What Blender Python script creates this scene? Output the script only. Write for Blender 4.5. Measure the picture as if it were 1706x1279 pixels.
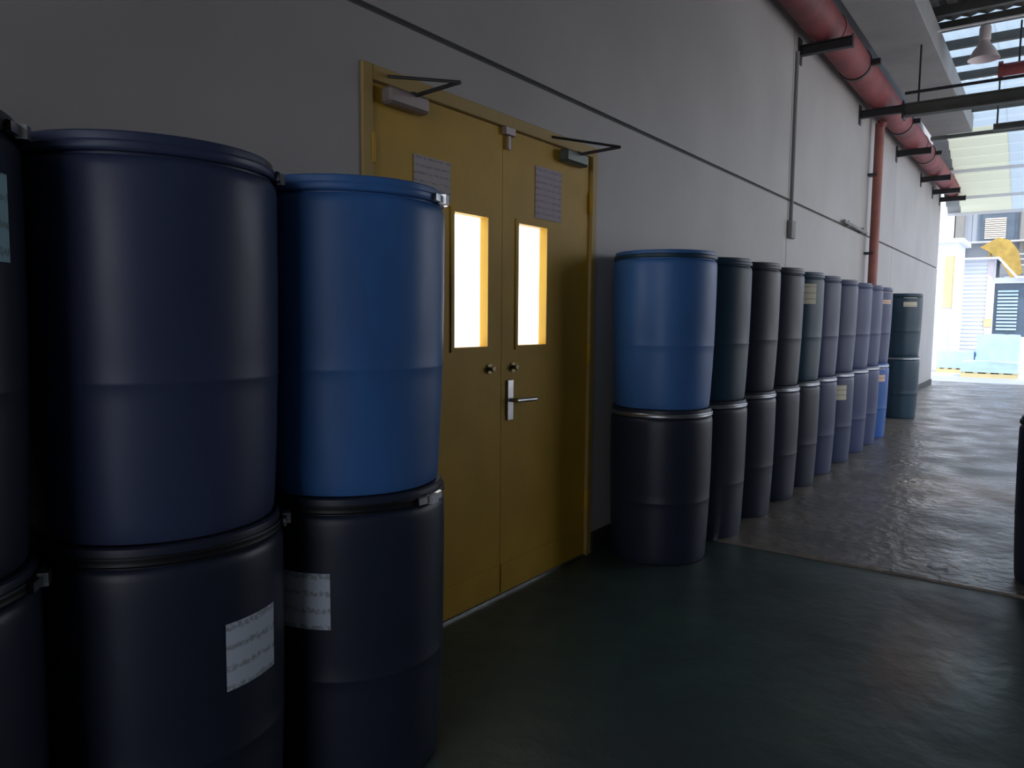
import bpy, bmesh, math, random
from mathutils import Vector, Matrix
random.seed(7)
for o in list(bpy.data.objects): bpy.data.objects.remove(o)
S = bpy.context.scene
C = S.collection
R = math.radians

# ------------------------------------------------------------ camera, world, sun, exposure
cam_d = bpy.data.cameras.new('camera'); cam = bpy.data.objects.new('camera', cam_d); C.objects.link(cam)
S.camera = cam
yaw, pitch, roll = 0.6276, 0.0882, 0.0087
f = Vector((-math.sin(yaw)*math.cos(pitch), math.cos(yaw)*math.cos(pitch), -math.sin(pitch)))
r0 = Vector((math.cos(yaw), math.sin(yaw), 0)); u0 = r0.cross(f)
rr = r0*math.cos(roll)+u0*math.sin(roll); uu = -r0*math.sin(roll)+u0*math.cos(roll)
m = Matrix((rr, uu, -f)).transposed().to_4x4(); m.translation = Vector((0, 0, 1.46))
cam.matrix_world = m
cam_d.sensor_width = 36; cam_d.lens = 36*1241.7/1706; cam_d.clip_end = 300

S.view_settings.view_transform = 'Standard'; S.view_settings.look = 'None'
S.view_settings.gamma = 1; S.view_settings.use_curve_mapping = False
S.view_settings.exposure = 0.85

W = bpy.data.worlds.new('sky'); S.world = W; W.use_nodes = True
nt = W.node_tree; bg = nt.nodes['Background']
tc = nt.nodes.new('ShaderNodeTexCoord'); sx = nt.nodes.new('ShaderNodeSeparateXYZ'); cr = nt.nodes.new('ShaderNodeValToRGB')
nt.links.new(tc.outputs['Generated'], sx.inputs[0]); nt.links.new(sx.outputs['Z'], cr.inputs[0]); nt.links.new(cr.outputs[0], bg.inputs[0])
cr.color_ramp.elements[0].color = (.87, .885, .92, 1); cr.color_ramp.elements[1].color = (.55, .70, .95, 1)
bg.inputs[1].default_value = 1.5

sun_d = bpy.data.lights.new('sun', 'SUN'); sun = bpy.data.objects.new('sun', sun_d); C.objects.link(sun)
sun_d.energy = 1.2; sun_d.angle = R(3); sun_d.color = (1, .96, .9)
sun.rotation_euler = Vector((-.45, .5, -.8)).to_track_quat('-Z', 'Y').to_euler()

# ------------------------------------------------------------ materials
def mat(name, col, rough=.6, metal=0, bump=0, bscale=20, var=0, vscale=3, col2=None, stretch=None, spec=.5, emit=0, rvar=0):
    M = bpy.data.materials.new(name); M.use_nodes = True
    n = M.node_tree; b = n.nodes['Principled BSDF']
    b.inputs['Base Color'].default_value = (*col, 1); b.inputs['Roughness'].default_value = rough
    b.inputs['Metallic'].default_value = metal; b.inputs['Specular IOR Level'].default_value = spec
    if emit:
        b.inputs['Emission Color'].default_value = (*col, 1); b.inputs['Emission Strength'].default_value = emit
    t = n.nodes.new('ShaderNodeTexCoord'); mp = n.nodes.new('ShaderNodeMapping')
    n.links.new(t.outputs['Object'], mp.inputs[0])
    if stretch: mp.inputs['Scale'].default_value = stretch
    if var or col2:
        c2 = col2 or tuple(max(0, c*(1-var)) for c in col)
        ns = n.nodes.new('ShaderNodeTexNoise'); ns.inputs['Scale'].default_value = vscale; ns.inputs['Detail'].default_value = 6
        rp = n.nodes.new('ShaderNodeValToRGB'); rp.color_ramp.elements[0].position = .35; rp.color_ramp.elements[1].position = .65
        rp.color_ramp.elements[0].color = (*col, 1); rp.color_ramp.elements[1].color = (*c2, 1)
        n.links.new(mp.outputs[0], ns.inputs[0]); n.links.new(ns.outputs[0], rp.inputs[0]); n.links.new(rp.outputs[0], b.inputs['Base Color'])
        if rvar:
            mr = n.nodes.new('ShaderNodeMapRange'); mr.inputs[1].default_value = .35; mr.inputs[2].default_value = .65
            mr.inputs[3].default_value = rough; mr.inputs[4].default_value = rough+rvar
            n.links.new(ns.outputs[0], mr.inputs[0]); n.links.new(mr.outputs[0], b.inputs['Roughness'])
    if bump:
        nb = n.nodes.new('ShaderNodeTexNoise'); nb.inputs['Scale'].default_value = bscale; nb.inputs['Detail'].default_value = 5
        bp = n.nodes.new('ShaderNodeBump'); bp.inputs['Strength'].default_value = bump; bp.inputs['Distance'].default_value = .02
        n.links.new(mp.outputs[0], nb.inputs[0]); n.links.new(nb.outputs[0], bp.inputs['Height']); n.links.new(bp.outputs[0], b.inputs['Normal'])
    return M

def paper_mat(name, col, lines=38, ink=(.12, .13, .17)):
    M = mat(name, col, .7)
    n = M.node_tree; b = n.nodes['Principled BSDF']
    t = n.nodes.new('ShaderNodeTexCoord')
    w = n.nodes.new('ShaderNodeTexWave'); w.bands_direction = 'Z'; w.inputs['Scale'].default_value = lines/6.28*1.0
    ns = n.nodes.new('ShaderNodeTexNoise'); ns.inputs['Scale'].default_value = 90
    mu = n.nodes.new('ShaderNodeMath'); mu.operation = 'MULTIPLY'
    rp = n.nodes.new('ShaderNodeValToRGB'); rp.color_ramp.elements[0].position = .38; rp.color_ramp.elements[1].position = .5
    rp.color_ramp.elements[0].color = (*col, 1); rp.color_ramp.elements[1].color = tuple(c*.55+i*.25 for c, i in zip(col, ink))+(1,)
    n.links.new(t.outputs['Object'], w.inputs[0]); n.links.new(t.outputs['Object'], ns.inputs[0])
    n.links.new(w.outputs['Fac'], mu.inputs[0]); n.links.new(ns.outputs[0], mu.inputs[1]); n.links.new(mu.outputs[0], rp.inputs[0])
    n.links.new(rp.outputs[0], b.inputs['Base Color'])
    return M

def sheet_mat(name, col, t=.6):
    M = bpy.data.materials.new(name); M.use_nodes = True; n = M.node_tree
    b = n.nodes['Principled BSDF']; b.inputs['Base Color'].default_value = (*col, 1); b.inputs['Roughness'].default_value = .5
    tr = n.nodes.new('ShaderNodeBsdfTranslucent'); tr.inputs[0].default_value = (*col, 1)
    mx = n.nodes.new('ShaderNodeMixShader'); mx.inputs[0].default_value = t
    n.links.new(b.outputs[0], mx.inputs[1]); n.links.new(tr.outputs[0], mx.inputs[2]); n.links.new(mx.outputs[0], n.nodes['Material Output'].inputs[0])
    return M

M = dict(
 wall=mat('wall_paint', (.40, .38, .375), .55, var=.12, vscale=1.2, bump=.15, bscale=6),
 joint=mat('wall_joint', (.10, .10, .10), .9, var=.2),
 base=mat('dark_skirting', (.03, .03, .033), .6, var=.2),
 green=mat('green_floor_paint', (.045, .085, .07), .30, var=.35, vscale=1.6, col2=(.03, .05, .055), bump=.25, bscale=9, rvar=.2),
 conc=mat('wet_concrete', (.22, .185, .15), .22, vscale=2.2, col2=(.13, .115, .10), bump=.7, bscale=12, rvar=.22),
 yard=mat('yard_concrete', (.62, .60, .57), .6, var=.15, vscale=.6, bump=.2),
 yellow=mat('ochre_door_paint', (.58, .34, .02), .6, var=.14, vscale=3, bump=.08),
 frame=mat('tan_door_frame', (.44, .29, .08), .6, var=.1),
 metal=mat('brushed_steel', (.55, .55, .57), .3, 1, var=.2, vscale=20),
 brass=mat('worn_brass', (.30, .24, .13), .45, .8, var=.3, vscale=20),
 dmetal=mat('dark_steel', (.05, .05, .055), .5, .6, var=.2, vscale=8),
 closer=mat('closer_paint', (.34, .27, .27), .4, .3, var=.2),
 closer_dark=mat('closer_grey_green', (.12, .14, .125), .4, .5, var=.2),
 pane=mat('lit_window_glass', (1, 1, 1), .2, emit=1.6),
 drop=mat('faded_red_paint', (.33, .12, .10), .6, var=.3, vscale=3),
 red=mat('red_pipe_paint', (.25, .05, .055), .65, var=.4, vscale=3, bump=.2),
 beam=mat('grey_concrete_beam', (.30, .30, .30), .8, var=.15, vscale=1.5, bump=.2),
 steel=mat('painted_steel', (.085, .088, .08), .6, .2, var=.3, vscale=4),
 dark_sheet=mat('dark_roof_sheet', (.10, .095, .09), .7, var=.3, vscale=2),
 grey_sheet=mat('grey_roof_sheet', (.30, .33, .36), .6, var=.2, vscale=2),
 clear=sheet_mat('translucent_white_sheet', (.74, .80, .84), .6),
 cream=sheet_mat('translucent_cream_sheet', (.82, .82, .72), .6),
 rwall=mat('side_wall', (.20, .20, .20), .8, var=.2, vscale=2),
 label=paper_mat('white_label', (.62, .68, .78)),
 label_blue=paper_mat('pale_blue_label', (.35, .58, .66)),
 label_cream=paper_mat('cream_label', (.62, .58, .44)),
 label_peach=paper_mat('peach_label', (.70, .48, .36)),
 lilac=paper_mat('lilac_paper', (.45, .37, .43), 60),
 lilac2=paper_mat('grey_lilac_paper', (.46, .41, .42), 60),
 ring=mat('black_ring_paint', (.012, .012, .014), .45, .3, var=.2),
 ring2=mat('galvanised_ring', (.42, .44, .47), .35, .9, var=.2, vscale=20),
 f_grey=mat('blue_grey_cladding', (.34, .37, .42), .6, var=.15, vscale=.6),
 f_dark=mat('slate_glass', (.10, .14, .19), .25, var=.2),
 f_post=mat('grey_brown_post', (.25, .24, .22), .7, var=.1),
 f_white=mat('white_metal_cladding', (.76, .79, .86), .5, var=.06, vscale=1),
 f_cream=mat('cream_plaster', (.70, .58, .32), .7, var=.1),
 f_beige=mat('beige_slat', (.78, .66, .54), .6, var=.1),
 f_yellow=mat('yellow_machine_paint', (.46, .30, .06), .5, var=.3, vscale=4),
 f_pink=mat('pale_pink_post', (.72, .64, .66), .6, var=.1),
 tarp=mat('pale_blue_plastic', (.50, .68, .90), .35, var=.1, vscale=5, bump=.4, bscale=3),
 soil=mat('stained_side', (.07, .07, .07), .8, var=.3),
 scrap=mat('white_scrap', (.85, .82, .86), .7, var=.1),
)
def plastic(name, col): return mat(name, col, .36, var=.22, vscale=4, bump=.05, bscale=5, stretch=(1, 1, .4), rvar=.12, spec=.4)
DC = dict(blue=plastic('blue_drum_plastic', (.055, .17, .46)), navy=plastic('navy_drum_plastic', (.045, .06, .135)),
          royal=plastic('royal_blue_drum_plastic', (.025, .12, .42)), teal=plastic('teal_navy_drum_plastic', (.015, .05, .085)),
          violet=plastic('slate_blue_drum_plastic', (.05, .068, .17)), black=plastic('blue_black_drum_plastic', (.021, .028, .052)))

def add_patch(Mt, cx, cy, rx, ry, col):
    n = Mt.node_tree; b = n.nodes['Principled BSDF']; src = b.inputs['Base Color'].links[0].from_socket
    t = n.nodes.new('ShaderNodeTexCoord'); mp = n.nodes.new('ShaderNodeMapping'); mp.inputs['Location'].default_value = (-cx/rx, -cy/ry, 0); mp.inputs['Scale'].default_value = (1/rx, 1/ry, 0)
    ns = n.nodes.new('ShaderNodeTexNoise'); ns.inputs['Scale'].default_value = 5
    ad = n.nodes.new('ShaderNodeVectorMath'); ad.operation = 'MULTIPLY_ADD'; ad.inputs[1].default_value = (.7, .7, 0)
    ln = n.nodes.new('ShaderNodeVectorMath'); ln.operation = 'LENGTH'
    rp = n.nodes.new('ShaderNodeMapRange'); rp.inputs[1].default_value = .9; rp.inputs[2].default_value = 1.9; rp.inputs[3].default_value = .6; rp.inputs[4].default_value = 0
    mx = n.nodes.new('ShaderNodeMix'); mx.data_type = 'RGBA'
    n.links.new(t.outputs['Object'], mp.inputs[0]); n.links.new(t.outputs['Object'], ns.inputs[0])
    n.links.new(ns.outputs['Color'], ad.inputs[0]); n.links.new(mp.outputs[0], ad.inputs[2]); n.links.new(ad.outputs[0], ln.inputs[0])
    n.links.new(ln.outputs['Value'], rp.inputs[0]); n.links.new(rp.outputs[0], mx.inputs['Factor'])
    n.links.new(src, mx.inputs['A']); mx.inputs['B'].default_value = (*col, 1); n.links.new(mx.outputs['Result'], b.inputs['Base Color'])
add_patch(M['green'], -.36, 3.9, .12, .45, (.20, .10, .035))  # brown elliptical patch with a ragged edge mixed into the green floor colour
add_patch(M['conc'], -.45, 7.6, .35, .5, (.42, .27, .17))

# ------------------------------------------------------------ helpers
def link(name, bm, m=None, parent=None, smooth=False, bevel=0):
    me = bpy.data.meshes.new(name)
    if bevel:
        bmesh.ops.bevel(bm, geom=[e for e in bm.edges], offset=bevel, segments=1, affect='EDGES')
    bmesh.ops.recalc_face_normals(bm, faces=bm.faces)
    bm.to_mesh(me); bm.free()
    if smooth:
        for p in me.polygons: p.use_smooth = True
        try: me.set_sharp_from_angle(angle=R(38))
        except Exception: pass
    if m: me.materials.append(m)
    o = bpy.data.objects.new(name, me); C.objects.link(o)
    if parent: o.parent = parent
    return o
def tag(o, label=None, cat=None, group=None, kind=None):
    if label: o['label'] = label
    if cat: o['category'] = cat
    if group: o['group'] = group
    if kind: o['kind'] = kind
    return o
def empty(name, loc=(0, 0, 0), rz=0):
    o = bpy.data.objects.new(name, None); C.objects.link(o); o.location = loc; o.rotation_euler = (0, 0, rz)
    o.empty_display_size = .1
    return o
def box(bm, x0, x1, y0, y1, z0, z1):
    v = [bm.verts.new(p) for p in ((x0,y0,z0),(x1,y0,z0),(x1,y1,z0),(x0,y1,z0),(x0,y0,z1),(x1,y0,z1),(x1,y1,z1),(x0,y1,z1))]
    for q in ((0,3,2,1),(4,5,6,7),(0,1,5,4),(1,2,6,5),(2,3,7,6),(3,0,4,7)): bm.faces.new([v[i] for i in q])
    return v
def bx(*a):
    bm = bmesh.new(); box(bm, *a); return bm
def boxes(*L):
    bm = bmesh.new()
    for a in L: box(bm, *a)
    return bm
def tube(bm, p, q, r, n=12, cap=True):
    p, q = Vector(p), Vector(q); d = (q-p).normalized()
    a = d.orthogonal().normalized(); b = d.cross(a)
    A = [bm.verts.new(p+(a*math.cos(t)+b*math.sin(t))*r) for t in [2*math.pi*i/n for i in range(n)]]
    B = [bm.verts.new(q+(a*math.cos(t)+b*math.sin(t))*r) for t in [2*math.pi*i/n for i in range(n)]]
    for i in range(n): bm.faces.new((A[i], A[(i+1) % n], B[(i+1) % n], B[i]))
    if cap: bm.faces.new(A[::-1]); bm.faces.new(B)
    return bm
def lathe(prof, n=64, a0=0, a1=2*math.pi):
    bm = bmesh.new(); full = abs(a1-a0-2*math.pi) < 1e-6
    k = n if full else n+1; rows = []
    for (r, z) in prof:
        if r < 1e-6: rows.append([bm.verts.new((0, 0, z))]); continue
        rows.append([bm.verts.new((r*math.cos(a0+(a1-a0)*i/n), r*math.sin(a0+(a1-a0)*i/n), z)) for i in range(k)])
    for A, B in zip(rows, rows[1:]):
        for i in range(n):
            j = (i+1) % k
            if len(A) == 1 and len(B) == 1: continue
            if len(A) == 1: bm.faces.new((A[0], B[j], B[i]))
            elif len(B) == 1: bm.faces.new((A[i], A[j], B[0]))
            else: bm.faces.new((A[i], A[j], B[j], B[i]))
    return bm
def corrugated(x0, x1, y0, y1, z0, z1, pitch=.2, amp=.018, along='x', t=.006):
    """thin corrugated sheet with slope from z0 (at y0) to z1 (at y1); ridges repeat across 'along'"""
    bm = bmesh.new()
    L = (x1-x0) if along == 'x' else (y1-y0)
    n = max(2, int(round(L/pitch))*4)
    rows = []
    for i in range(n+1):
        f_ = i/n; off = amp*math.sin(2*math.pi*f_*n/4)
        if along == 'x':
            x = x0+L*f_; row = [((x, y0, z0+off)), ((x, y1, z1+off)), ((x, y1, z1+off+t)), ((x, y0, z0+off+t))]
        else:
            y = y0+L*f_; z = z0+(z1-z0)*f_+off; row = [((x0, y, z)), ((x1, y, z)), ((x1, y, z+t)), ((x0, y, z+t))]
        rows.append([bm.verts.new(p) for p in row])
    for A, B in zip(rows, rows[1:]):
        for k in range(4): bm.faces.new((A[k], A[(k+1) % 4], B[(k+1) % 4], B[k]))
    bm.faces.new(rows[0]); bm.faces.new(rows[-1][::-1])
    return bm

XW = -2.278            # face of the left wall
YE = 19.8              # its far end
# ------------------------------------------------------------ setting: floor
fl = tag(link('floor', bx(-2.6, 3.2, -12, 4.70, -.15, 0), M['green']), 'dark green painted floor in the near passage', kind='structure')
fc = link('floor_slab', bx(-2.6, 3.2, 4.72, 21, -.15, .012), M['conc'], bevel=0)
tag(fc, 'wet grey concrete floor slab beyond the green painted floor', kind='structure')
yd = link('trim_1', bx(-16, 20, 21, 60, -.15, .0), M['yard']); yd.name = 'yard_ground'
tag(yd, 'sunlit pale concrete yard beyond the passage', kind='structure')
# ------------------------------------------------------------ setting: left wall with recessed joints
DY0, DY1, DZ = 2.104, 3.975, 2.468
wl = tag(link('wall_left', boxes((XW-.22, XW-.018, -5.5, DY0, 0, 5.6), (XW-.22, XW-.018, DY1, YE, 0, 5.6), (XW-.22, XW-.018, DY0, DY1, DZ, 5.6)), M['joint']), kind='structure')
G = 2.685; g = .013; v = .006
cols = [-5.5, -1.2, 7.9, 13.9, YE]
for a, b in zip(cols, cols[1:]):
    link('wall_panel', bx(XW-.018, XW, a+v, b-v, G+g, 5.6), M['wall'], wl)
for a, b in [(-5.5, -1.2), (-1.2, DY0), (DY1, 7.9), (7.9, 13.9), (13.9, YE)]:
    link('wall_panel', bx(XW-.018, XW, a+(0 if a == DY1 else v), b-(0 if b == DY0 else v), 0, G-g), M['wall'], wl)
link('wall_panel', bx(XW-.018, XW, DY0, DY1, DZ, G-g), M['wall'], wl)
tag(link('baseboard_left', boxes((XW, XW+.018, DY1+.012, YE-.01, .012, .13)), M['base']), kind='structure')
b2 = tag(link('baseboard_left', boxes((XW, XW+.018, -5.4, DY0-.012, 0, .13)), M['base']), kind='structure')
# right and back walls, never in view
wr = tag(link('wall_right', boxes((3.0, 3.2, -5.5, 7.5, 0, 5.6), (3.0, 3.2, 7.5, 20.4, 4.4, 5.6), (3.0, 3.2, 7.5, 20.4, 0, .4), (3.0, 3.2, 11.5, 12.0, .4, 4.4), (3.0, 3.2, 15.7, 16.2, .4, 4.4), (3.0, 3.2, 20, 20.4, .4, 4.4)), M['rwall']), kind='structure')
wb = tag(link('wall_back', boxes((-2.5, -2.2, -5.7, -5.5, 0, 5.6), (2.6, 3.2, -5.7, -5.5, 0, 5.6), (-2.2, 2.6, -5.7, -5.5, 4.6, 5.6)), M['rwall']), kind='structure')

# ------------------------------------------------------------ roof
ce = tag(link('ceiling', bx(-2.5, 3.2, -5.7, 6.3, 5.62, 5.72), M['dark_sheet']), kind='structure')
xs = [-2.2, -1.93, -.94, .06, 1.06, 2.06, 3.0]
# dark sheets, then translucent ones
ys = [6.3, 9.3, 12.2]
for y0, y1 in zip(ys, ys[1:]):
    for x0, x1 in zip(xs, xs[1:]):
        link('roof_sheet', corrugated(x0, x1, y0, y1, 5.62, 5.62, .2, .016, 'x'), M['dark_sheet'], ce)
for x0, x1 in zip(xs, xs[1:]):
    o = link('roof_sheet', corrugated(x0, x1, 12.2, 15.4, 5.62, 5.62, .2, .016, 'x'), M['clear'], ce)
# slope coming down to the passage end
SL = (5.62-4.0)/(15.4-20.5)
for i, (x0, x1) in enumerate(zip(xs, xs[1:])):
    o = link('roof_sheet', corrugated(x0, x1, 15.4, 16.9, 5.62, 5.62+SL*1.5, .25, .014, 'y'), M['clear'], ce)
    o = link('roof_sheet', corrugated(x0, x1, 16.9, 20.5, 5.62+SL*1.5, 4.0, .36, .04, 'y'), M['cream'] if i == 1 else M['grey_sheet'] if i == 0 else M['clear'], ce)
    if i == 1: tag(o, 'cream translucent corrugated roof sheet')
y = 6.6
while y < 15.3:
    link('purlin', boxes((-2.2, 3.0, y, y+.05, 5.49, 5.60), (-2.2, 3.0, y, y+.09, 5.48, 5.492)), M['steel'], ce); y += .62 if y < 12 else .85
for y in (16.2, 17.0, 18.4, 19.6, 20.4):
    z = 5.62+SL*(y-15.4)
    link('purlin', boxes((-2.2, 3.0, y-.025, y+.025, z-.10, z-.035)), M['steel'] if y < 17.5 else M['f_white'], ce)

# eaves beam, tie beam, rods
tag(link('trim_1', bx(-2.14, -1.46, -5.4, 16.6, 5.0, 5.33), M['beam'], bevel=.01), 'long grey concrete eaves beam under the roof', kind='structure')
def ibeam(x0, x1, y, z0, h, w):
    return boxes((x0, x1, y-w/2, y+w/2, z0, z0+.016), (x0, x1, y-.006, y+.006, z0, z0+h), (x0, x1, y-w/2, y+w/2, z0+h-.016, z0+h))
tb = empty('tie_beam', (0, 11.1, 4.12)); tag(tb, 'dark steel tie beam crossing the passage under the roof', 'beam')
link('beam_section', ibeam(-1.76, 3.0, 0, 0, .16, .13), M['steel'], tb)
link('end_plate', boxes((-1.775, -1.75, -.09, .09, -.03, .19)), M['dmetal'], tb)
link('tie_rod', tube(bmesh.new(), (-1.76, 0, .30), (3.0, 0, .30), .02, 10), M['dmetal'], tb)
for x in (-1.6, -.2, 1.2): link('hanger', tube(bmesh.new(), (x, 0, .14), (x, 0, 1.30), .012, 8), M['dmetal'], tb)

tb2 = empty('tie_beam', (0, 14.6, 4.55)); tag(tb2, 'shorter dark steel beam high up beyond the long tie beam', 'beam')
link('beam_section', ibeam(-1.0, 3.0, 0, 0, .10, .10), M['steel'], tb2)
link('hanger', tube(bmesh.new(), (-.95, 0, .08), (-.95, 0, .92), .014, 8), M['dmetal'], tb2)

cd = link('conduit', tube(bmesh.new(), (-1.46, 11.3, 5.20), (2.9, 11.3, 5.20), .016, 8), M['scrap'])
tag(cd, 'thin pale conduit crossing high under the dark roof', 'conduit')
rp_ = empty('roof_pipe', (0, 12.4, 4.88)); tag(rp_, 'dark red pipe crossing under the roof at right edge', 'pipe')
link('pipe_run', tube(bmesh.new(), (-.80, 0, 0), (2.95, 0, .0), .085, 16), M['red'], rp_, smooth=True)
link('pipe_flange', tube(bmesh.new(), (-.83, 0, 0), (-.78, 0, 0), .12, 16), M['red'], rp_, smooth=True)
link('hanger', tube(bmesh.new(), (-.6, 0, .08), (-.6, 0, .62), .012, 8), M['dmetal'], rp_)
lampo = empty('ceiling_lamp', (-.98, 12.0, 4.95)); tag(lampo, 'pale grey bell-shaped lamp hanging unlit under the roof', 'lamp')
link('lamp_shade', lathe([(.05, .26), (.07, .20), (.13, .12), (.19, 0), (.185, 0), (.12, .115), (.05, .19)], 24), M['f_pink'], lampo, smooth=True)
link('lamp_housing', lathe([(0, .44), (.06, .43), (.07, .40), (.07, .25), (0, .25)], 20), M['f_pink'], lampo, smooth=True)
link('hanger', tube(bmesh.new(), (0, 0, .42), (0, 0, .52), .01, 8), M['dmetal'], lampo)

# ------------------------------------------------------------ red pipe along the wall with its brackets
pipe = empty('wall_pipe', (-2.05, 0, 4.42)); tag(pipe, 'long thick dusty red pipe running along the top of the wall', 'pipe')
yy = [-5.3, -1.7, 2.3, 8.3, 14.3, 19.7]
for a, b in zip(yy, yy[1:]):
    link('pipe_run', tube(bmesh.new(), (0, a, 0), (0, b, 0), .17, 28), M['red'], pipe, smooth=True)
for a in yy[1:-1]:
    link('pipe_joint', tube(bmesh.new(), (0, a-.04, 0), (0, a+.04, 0), .178, 28), M['red'], pipe, smooth=True)
BL = {8.1: 'dark steel bracket under the red pipe, nearest and largest in view',
      11.0: 'dark steel bracket under the red pipe level with the long tie beam', 13.85: 'dark steel bracket under red pipe, next one beyond the tie beam',
      16.6: 'dark steel bracket under the red pipe, third from its far end', 18.3: 'small dark bracket under red pipe, second from its far end', 19.5: 'small dark bracket under the very far end of the red pipe'}
for y in (8.1, 11.0, 13.85, 16.6, 18.3, 19.5):
    t = empty('pipe_bracket', (XW, y, 4.15)); tag(t, BL[y], 'bracket', 'pipe brackets along the wall')
    link('arm', boxes((.012, .50, -.035, .035, 0, .012), (.012, .50, -.006, .006, .012, .088), (.012, .50, -.035, .035, .088, .1)), M['dmetal'], t)
    link('wall_plate', bx(0, .012, -.06, .06, -.08, .17), M['dmetal'], t)
    link('end_cap', bx(.50, .51, -.038, .038, -.005, .115), M['dmetal'], t)
CL = {6.65: 'short dark clamp on the red pipe before the nearest bracket', 9.55: 'short dark clamp on the red pipe between the two nearest brackets', 12.65: 'short dark clamp on the red pipe just past the tie beam', 15.2: 'short dark clamp on the red pipe towards its far end'}
for y in CL:
    t = empty('pipe_clamp', (-2.05, y, 4.42)); tag(t, CL[y], 'clamp', 'pipe clamps between the brackets')
    link('strap', lathe([(.172, -.025), (.182, -.025), (.182, .025), (.172, .025), (.172, -.025)], 28), M['dmetal'], t).rotation_euler = (R(90), 0, 0)
    link('lug', bx(.17, .27, -.03, .03, -.045, .02), M['dmetal'], t)

# red drop pipe and conduit on the wall
dp = empty('drop_pipe', (-2.16, 11.75, .012)); tag(dp, 'upright rusty red pipe on the wall behind the far drums', 'pipe')
link('pipe_run', tube(bmesh.new(), (0, 0, .02), (0, 0, 4.22), .062, 20), M['drop'], dp, smooth=True)
link('pipe_flange', tube(bmesh.new(), (0, 0, 0), (0, 0, .03), .09, 20), M['drop'], dp, smooth=True)
link('elbow', tube(bmesh.new(), (0, 0, 4.16), (.03, 0, 4.24), .062, 20), M['red'], dp, smooth=True)
for z in (1.2, 2.4, 3.5): link('pipe_clip', boxes((-.117, .0, -.08, .08, z, z+.03)), M['dmetal'], dp)
fit = empty('pipe_stub', (XW, 10.95, 2.70)); tag(fit, 'small grey pipe stub on the wall left of the rusty red pipe', 'pipe')
link('stub_pipe', tube(bmesh.new(), (.04, -.75, .02), (.04, .65, .0), .022, 10), M['beam'], fit, smooth=True)
for y in (-.5, .4): link('pipe_clip', boxes((0, .05, y, y+.03, -.03, .05)), M['beam'], fit)
cn = empty('wall_conduit', (XW, 7.98, 2.4)); tag(cn, 'thin grey upright conduit on wall ending in a small box', 'conduit')
link('conduit_tube', tube(bmesh.new(), (.018, 0, .08), (.018, 0, 1.76), .016, 10), M['beam'], cn, smooth=True)
link('junction_box', bx(0, .05, -.07, .07, -.10, .08), M['beam'], cn, bevel=.006)

# ------------------------------------------------------------ yellow double door
dr = tag(empty('door_1', (XW, DY0, 0)), 'ochre yellow double door with two narrow lit windows', kind='structure')
Wd = DY1-DY0; FW = .055
link('door_frame', boxes((-.12, .012, 0, FW, 0, DZ), (-.12, .012, Wd-FW, Wd, 0, DZ), (-.12, .012, FW, Wd-FW, DZ-.06, DZ)), M['frame'], dr, bevel=.003)
link('threshold', bx(-.12, .0, FW, Wd-FW, 0, .008), M['metal'], dr)
mid = 3.055-DY0
def leaf(y0, y1, w0, w1, z0, z1):
    zt = DZ-.064; xa, xb = -.06, -.008
    l = link('door_leaf', boxes((xa, xb, y0, w0, .012, zt), (xa, xb, w1, y1, .012, zt), (xa, xb, w0, w1, .012, z0), (xa, xb, w0, w1, z1, zt)), M['yellow'], dr)
    # raised window bead
    q = .022
    link('window_bead', boxes((xb, xb+.007, w0-q, w0, z0-q, z1+q), (xb, xb+.007, w1, w1+q, z0-q, z1+q), (xb, xb+.007, w0, w1, z0-q, z0), (xb, xb+.007, w0, w1, z1, z1+q)), M['yellow'], l)
    tag(link('window_pane', bx(-.058, -.052, w0, w1, z0, z1), M['pane'], l), 'bright window pane lit from behind')
    link('grip_rail', bx(xb, xb+.004, y0+.004, y1-.004, .02, .17), M['yellow'], l)
    return l
lA = leaf(FW+.003, mid-.002, 2.679-DY0, 2.932-DY0, 1.318, 1.949)
lB = leaf(mid+.002, Wd-FW-.003, 3.193-DY0, 3.458-DY0, 1.318, 1.949)
def closer(l, yb, wy, s, m):
    """body on the leaf, two-piece arm folding out"""
    link('closer_body', bx(-.008, .055, yb, yb+wy, 2.325, 2.395), m, l, bevel=.012)
    p0 = (.035, yb+wy*.62, 2.385); p1 = (.27, yb+wy*.62+.10*s, 2.41); p2 = (.01, yb+wy*.62-.40*s, 2.44)
    link('closer_arm', tube(bmesh.new(), p0, p1, .009, 8), M['dmetal'], l)
    link('closer_arm', tube(bmesh.new(), p1, p2, .007, 8), M['dmetal'], l)
    link('closer_pivot', tube(bmesh.new(), (p0[0], p0[1], 2.36), (p0[0], p0[1], 2.40), .016, 12), M['dmetal'], l)
closer(lA, .11, .24, .3, M['closer'])
closer(lB, 1.46, .24, .6, M['closer_dark'])
link('top_bolt', boxes((-.008, .02, mid-.01, mid+.075, 2.37, 2.41), (.0, .012, mid+.02, mid+.045, 2.30, 2.37)), M['closer'], lB, bevel=.003)
for l, y in ((lA, mid-.10), (lB, mid+.10)):
    link('knob', lathe([(0, .028), (.013, .027), (.017, .018), (.010, .012), (.010, 0), (.026, 0), (.026, -.006), (0, -.006)], 20), M['brass'], l, smooth=True); k = C.objects[-1]
    k.location = (-.002, y, 1.205); k.rotation_euler = (0, R(90), 0)
hd = link('lever_handle', boxes((-.008, .004, mid+.045, mid+.095, .93, 1.14)), M['metal'], lB, bevel=.002)
hb = bmesh.new(); tube(hb, (.0, mid+.07, 1.035), (.05, mid+.07, 1.035), .010, 12); tube(hb, (.048, mid+.06, 1.035), (.05, mid+.235, 1.03), .011, 12)
link('lever_handle', hb, M['metal'], lB, smooth=True)
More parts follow.
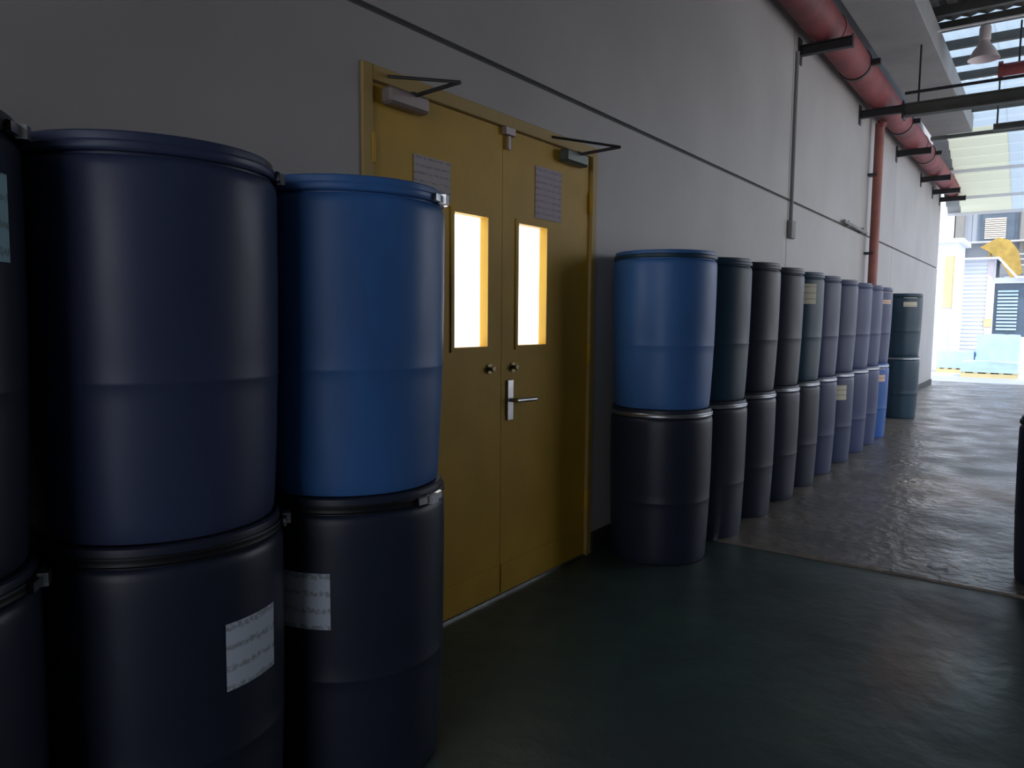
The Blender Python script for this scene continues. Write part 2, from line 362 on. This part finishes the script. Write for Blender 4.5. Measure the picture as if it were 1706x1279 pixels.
for z in (.35, 1.25, 2.14):
    link('hinge', tube(bmesh.new(), (.006, Wd-FW, z-.06), (.006, Wd-FW, z+.06), .012, 10), M['yellow'], lB)
    link('hinge', tube(bmesh.new(), (.006, FW, z-.06), (.006, FW, z+.06), .012, 10), M['yellow'], lA)

def notice(name, y0, y1, z0, z1, m, label):
    bm = bmesh.new(); n = 8; A = []
    for i in range(n+1):
        y = y0+(y1-y0)*i/n; w = .0025*math.sin(i*1.3)
        A.append([bm.verts.new((XW-.008+.002+d+abs(w), y, z)) for d, z in ((0, z0), (0, z1), (.0012, z1), (.0012, z0))])
    for a, b in zip(A, A[1:]):
        for k in range(4): bm.faces.new((a[k], a[(k+1) % 4], b[(k+1) % 4], b[k]))
    bm.faces.new(A[0]); bm.faces.new(A[-1][::-1])
    return tag(link(name, bm, m), label, 'paper')
notice('paper_notice', 2.41, 2.65, 1.985, 2.165, M['lilac2'], 'grey paper notice on the left door leaf above its window')
notice('paper_notice', 3.345, 3.60, 1.995, 2.27, M['lilac'], 'lilac paper notice on the right door leaf above its window')

# ------------------------------------------------------------ drums
body_prof = [(0, 0), (.272, 0), (.284, .004), (.288, .018), (.2905, .05), (.2945, .12), (.2990, .22), (.3028, .33), (.3042, .368), (.3060, .373), (.3063, .377), (.3060, .381), (.3048, .387),
             (.3062, .44), (.3088, .60), (.310, .80), (.3098, .850), (.3075, .866), (.302, .876), (.297, .879), (.296, .905), (.286, .905), (.286, .86)]
bodies = {}
def make_mesh(name, bm, m, smooth=True):
    o = link(name, bm, m, smooth=smooth); me = o.data; bpy.data.objects.remove(o); return me
for k in DC: bodies[k] = make_mesh('drum_body', lathe(body_prof, 72), DC[k])
lids = {k: make_mesh('lid', lathe([(0, .908), (.10, .912), (.20, .909), (.262, .909), (.270, .926), (.275, .930), (.296, .930), (.3005, .926), (.302, .915), (.302, .888), (.296, .888), (.296, .906), (0, .902)], 72), DC[k]) for k in DC}
rings = {k: make_mesh('clamp_ring', lathe([(.3025, .886), (.308, .885), (.3105, .890), (.309, .897), (.3105, .904), (.308, .909), (.3025, .908), (.3025, .886)], 72), M[k]) for k in ('ring', 'ring2')}
for k in DC: rings[k] = make_mesh('clamp_ring', lathe([(.3025, .886), (.308, .885), (.3105, .890), (.309, .897), (.3105, .904), (.308, .909), (.3025, .908), (.3025, .886)], 72), DC[k])
def latch_mesh():
    bm = lathe([(.311, .884), (.321, .886), (.321, .907), (.311, .909), (.311, .884)], 8, R(-12), R(12))
    box(bm, .309, .331, -.018, .018, .882, .911)
    return bm
latches = make_mesh('latch_lever', latch_mesh(), M['metal'])
bung = make_mesh('bung_cap', lathe([(0, .926), (.030, .926), (.034, .922), (.034, .909), (0, .909)], 20), M['ring'])
def ob(name, me, parent):
    o = bpy.data.objects.new(name, me); C.objects.link(o); o.parent = parent; return o
def drum(x, y, z, colour, ring, lat, label, group=None, labels=()):
    t = empty('plastic_drum', (x, y, z), R(lat)); tag(t, label, 'drum', group)
    ob('drum_body', bodies[colour], t)
    ob('lid', lids[colour], t); ob('clamp_ring', rings[ring], t); ob('latch_lever', latches, t)
    b = ob('bung_cap', bung, t); b.location = (.19, .05, 0)
    b = ob('bung_cap', bung, t); b.location = (-.20, -.03, 0); b.scale = (.6, .6, 1)
    for (a0, a1, z0, z1, m, txt) in labels:
        rr_ = lambda zz: .3125 if zz > .5 else .311
        # follow the taper of the body
        def rad(zz):
            for (ra, za), (rb, zb) in zip(body_prof[3:], body_prof[4:]):
                if za <= zz <= zb: return ra+(rb-ra)*(zz-za)/(zb-za)
            return .31
        bm = lathe([(rad(z0)+.0012, z0), (rad(z0)+.0026, z0), (rad(z1)+.0026, z1), (rad(z1)+.0012, z1), (rad(z0)+.0012, z0)], 10, R(a0-lat), R(a1-lat))
        tag(link('paper_label', bm, M[m], t, smooth=True), txt)
    return t
GL = 'drums stacked left of the yellow door'; GR = 'drums stacked right of the yellow door'
H = .93
# left of the door
drum(-1.90, .405, 0, 'black', 'ring', 57, 'dark lower drum of the stack cut off by the left picture edge', GL)
drum(-1.90, .405, H, 'black', 'ring', 57, 'dark upper drum with pale blue label cut off by left picture edge', GL, [(10, 43.5, .63, .80, 'label_blue', 'pale blue paper label')])
drum(-1.90, 1.03, 0, 'black', 'ring', 57, 'blue-black lower drum with slanting pale label, second stack from the left', GL, [(-3, 28, .54, .71, 'label', 'pale blue-white paper label')])
drum(-1.90, 1.03, H, 'navy', 'navy', 57, 'large dark navy upper drum, second stack from the left', GL)
drum(-1.86, 1.656, 0, 'black', 'ring', 10, 'dark lower drum with white label just left of the yellow door', GL, [(-81, -53, .54, .71, 'label', 'white paper label with printed lines')])
drum(-1.86, 1.656, H, 'blue', 'blue', 26, 'bright blue upper drum just left of the yellow door', GL)
# right of the door, near to far
right = [
 (4.27, 'black', 'blue', 'right beside the yellow door', [], []),
 (4.905, 'black', 'teal', 'second stack right of the yellow door', [], []),
 (5.55, 'black', 'black', 'third stack right of the yellow door', [], []),
 (6.19, 'black', 'black', 'fourth stack right of the yellow door', [], []),
 (6.83, 'black', 'teal', 'fifth stack right of the yellow door', [], [(-53, -24, .66, .83, 'label_cream', 'faded cream paper label')]),
 (7.47, 'navy', 'navy', 'sixth stack right of the yellow door', [], []),
 (8.22, 'navy', 'navy', 'seventh stack right of the yellow door', [(-57, -27, .65, .80, 'label_cream', 'cream paper label')], []),
 (8.95, 'violet', 'violet', 'eighth stack right of the yellow door', [], []),
 (9.585, 'violet', 'violet', 'ninth stack right of the yellow door', [], []),
 (10.22, 'royal', 'violet', 'tenth stack, the last of the close row', [(-66, -20, .71, .87, 'label_peach', 'peach paper label')], [(-53, -11, .73, .875, 'label_peach', 'peach paper label')]),
 (12.6, 'teal', 'teal', 'single far stack standing apart beyond the row', [], [(-72, -34, .735, .87, 'label_cream', 'cream paper label')]),
]
cn_ = dict(black='blue-black', blue='bright blue', teal='dark teal', navy='dark navy', violet='slate blue', royal='royal blue')
for i, (y, lo, up, where, ll, ul) in enumerate(right):
    x = -1.95 if i < 10 else -1.92
    la = random.choice((50, 55, 60)); lb = random.choice((48, 54, 60))
    drum(x, y, .012 if y > 5.1 else 0.0, lo, 'ring2', la, cn_[lo]+' lower drum'+(' with a label' if ll else '')+', '+where, GR, ll) 
    drum(x, y, (.012 if y > 5.1 else 0.0)+H, up, 'teal' if up == 'blue' else up, lb, cn_[up]+' upper drum'+(' with a label' if ul else '')+', '+where, GR, ul)
drum(.18, 5.06, .012, 'black', 'ring', 20, 'lone dark drum standing at the right picture edge', None)

# scraps on the floor
def scrap(x, y, z, s, label):
    bm = bmesh.new(); A = []
    for i in range(5):
        A.append([bm.verts.new((s*(i/4-.5), s*.5*(j-.5), .006+.01*abs(math.sin(i*2+j*3))+d)) for d in (0, .002) for j in ((0, 1) if d == 0 else (1, 0))])
    for a, b in zip(A, A[1:]):
        for k in range(4): bm.faces.new((a[k], a[(k+1) % 4], b[(k+1) % 4], b[k]))
    bm.faces.new(A[0]); bm.faces.new(A[-1][::-1])
    o = link('paper_scrap', bm, M['scrap']); o.location = (x, y, z-.005); tag(o, label, 'litter')
scrap(-.48, 4.98, .012, .11, 'small pale scrap on the wet concrete near the green floor edge')
scrap(-.62, 2.35, 0, .04, 'tiny pale scrap on the green floor in the foreground')

# ------------------------------------------------------------ far yard: grey building
bd = empty('factory_building', (0, 36, 0)); tag(bd, 'blue-grey factory building seen beyond the end of the passage', 'building')
link('building_wall', boxes((-12, 9, .35, .6, 0, 9.5)), M['f_grey'], bd)
for i in range(14):
    link('wall_cladding', bx(-12+1.5*i+.01, -10.5+1.5*i-.01, .31, .35, 4.75, 9.5), M['f_grey'], bd)
link('building_column', bx(-3.57, -3.27, .05, .31, 0, 9.4), M['f_post'], bd)
link('building_column', bx(-1.33, -1.20, .05, .31, 0, 9.4), M['f_post'], bd)
tag(link('corner_panel', bx(-4.6, -3.62, .1, .31, 0, 9.4), M['f_white'], bd), 'pale panel beside the grey column')
wf = link('window_frame', boxes((-2.78, -2.70, .24, .31, 4.70, 5.95), (-1.50, -1.42, .24, .31, 4.70, 5.95), (-2.70, -1.50, .24, .31, 5.87, 5.95), (-2.70, -1.50, .24, .31, 4.70, 4.78)), M['f_dark'], bd)
link('window_pane', bx(-2.70, -1.50, .29, .305, 4.78, 5.87), M['f_dark'], wf)
for i in range(10):
    z = 4.84+i*.085
    link('blind_slat', boxes((-2.55, -1.82, .22, .245, z, z+.055)), M['f_beige'], wf)
link('floor_ledge', boxes((-3.6, 5, -.2, .31, 4.66, 4.71)), M['f_white'], bd)
for z in (3.27, 3.72, 3.95, 4.15): link('rail', tube(bmesh.new(), (-1.75, -.15, z), (5, -.15, z), .022, 8), M['f_white'], bd)
link('lower_ledge', boxes((-1.75, 5, -.3, .31, 3.16, 3.26)), M['f_white'], bd)
# yellow machine arm
bm = bmesh.new()
pts = [(-2.30, 4.60, .30), (-1.95, 4.45, .34), (-1.62, 4.05, .30), (-1.42, 3.55, .22), (-1.32, 3.27, .18)]
rows = []
for x, z, w in pts: rows.append([bm.verts.new((x+a*w, b, z+a*w*.6)) for a, b in ((-1, -.15), (1, -.15), (1, .15), (-1, .15))])
for A, B in zip(rows, rows[1:]):
    for k in range(4): bm.faces.new((A[k], A[(k+1) % 4], B[(k+1) % 4], B[k]))
bm.faces.new(rows[0]); bm.faces.new(rows[-1][::-1])
o = empty('yellow_chute', (0, 35.3, 0)); tag(o, 'curved yellow chute in front of the grey factory building', 'chute')
link('chute_body', bm, M['f_yellow'], o)
for x, zt in ((-2.25, 4.5), (-1.5, 3.6)): link('leg', tube(bmesh.new(), (x, 0, 0), (x, 0, zt), .05, 10), M['f_yellow'], o)

# white shed with ribbed cladding
sh = empty('white_shed', (0, 30, 0)); tag(sh, 'white ribbed metal shed with sloping roof in the bright yard', 'shed')
link('shed_wall', boxes((-2.72, -1.72, 0, 2.2, 0, 3.62), (-1.72, -.5, 0, 2.2, 0, .9), (-1.72, -.5, 0, 2.2, 2.82, 2.95)), M['f_white'], sh)
for i in range(22):
    z = .55+i*.135
    link('cladding_rib', boxes((-2.70, -1.95, -.035, 0, z, z+.085)), M['f_white'], sh)
rb = bmesh.new()
P = [(-2.85, 3.62), (-1.62, 3.62), (-1.10, 2.98), (-.4, 2.93), (-.4, 2.88), (-1.14, 2.92), (-1.66, 3.56), (-2.85, 3.56)]
A = [rb.verts.new((x, -.35, z)) for x, z in P]; B = [rb.verts.new((x, 2.3, z)) for x, z in P]
rb.faces.new(A); rb.faces.new(B[::-1])
for i in range(8): rb.faces.new((A[i], A[(i+1) % 8], B[(i+1) % 8], B[i]))
link('shed_roof', rb, M['f_white'], sh)
link('corner_post', bx(-1.95, -1.78, -.05, 0, 0, 3.5), M['f_pink'], sh)
wf = link('window_frame', boxes((-1.78, -1.72, -.03, .1, .9, 2.82), (-.62, -.56, -.03, .1, .9, 2.82), (-1.72, -.62, -.03, .1, 2.76, 2.82), (-1.72, -.62, -.03, .1, .9, .98)), M['f_white'], sh)
link('window_pane', bx(-1.72, -.62, .06, .08, .98, 2.76), M['f_dark'], wf)
for i in range(12):
    z = 1.20+i*.115
    link('louvre_blade', boxes((-1.62, -1.05, .0, .04, z, z+.06)), M['tarp'], wf)
tag(link('wall_patch', bx(-1.98, -1.74, -.07, -.05, 1.3, 1.58), M['f_cream'], sh), 'small cream square plate')
# cream gatehouse left of the shed
gb = empty('gate_building', (0, 27, 0)); tag(gb, 'bright white and cream building just past the wall end', 'building')
link('building_wall', boxes((-6.5, -2.55, 0, 2.0, 0, 3.9)), M['f_white'], gb)
tag(link('wall_pier', boxes((-2.62, -2.45, -.12, 0, 0, 3.6)), M['f_white'], gb), 'white pier')
tag(link('cream_band', boxes((-2.9, -2.62, -.05, 0, 1.9, 3.5)), M['f_cream'], gb), 'cream upright band')
for i in range(7):
    link('cladding_rib', boxes((-3.2, -2.9, -.03, 0, 1.6+i*.3, 1.8+i*.3)), M['f_white'], gb)
link('roof_edge', boxes((-6.6, -2.4, -.25, 2.1, 3.9, 4.02)), M['f_white'], gb)

# pale blue wrapped pallets in the yard
def pallet(x, y, w, d, h, label):
    t = empty('wrapped_pallet', (x, y, 0)); tag(t, label, 'pallet', 'wrapped pallets in the bright yard')
    bm = bmesh.new(); box(bm, -w/2, w/2, -d/2, d/2, .14, h)
    bmesh.ops.subdivide_edges(bm, edges=bm.edges[:], cuts=4, use_grid_fill=True)
    for v_ in bm.verts: v_.co += Vector((random.uniform(-.02, .02), random.uniform(-.02, .02), random.uniform(-.03, .02) if v_.co.z > .3 else 0))
    link('plastic_wrap', bm, M['tarp'], t, smooth=True)
    for i in range(5): link('deck_board', bx(-w/2+i*(w-.1)/4, -w/2+.1+i*(w-.1)/4, -d/2, d/2, .11, .135), M['f_cream'], t)
    for i in range(3): link('bearer', bx(-w/2, w/2, -d/2+i*(d-.09)/2, -d/2+.09+i*(d-.09)/2, 0, .105), M['f_cream'], t)
pallet(-1.28, 25.5, 1.0, 1.1, 1.10, 'tall pale blue wrapped pallet in front of the shed window')
pallet(-2.28, 25.2, .9, 1.0, .62, 'low pale blue wrapped pallet left of the tall one')
pallet(-1.35, 23.6, 1.25, .9, .42, 'lowest pale blue wrapped pallet nearest to the passage')
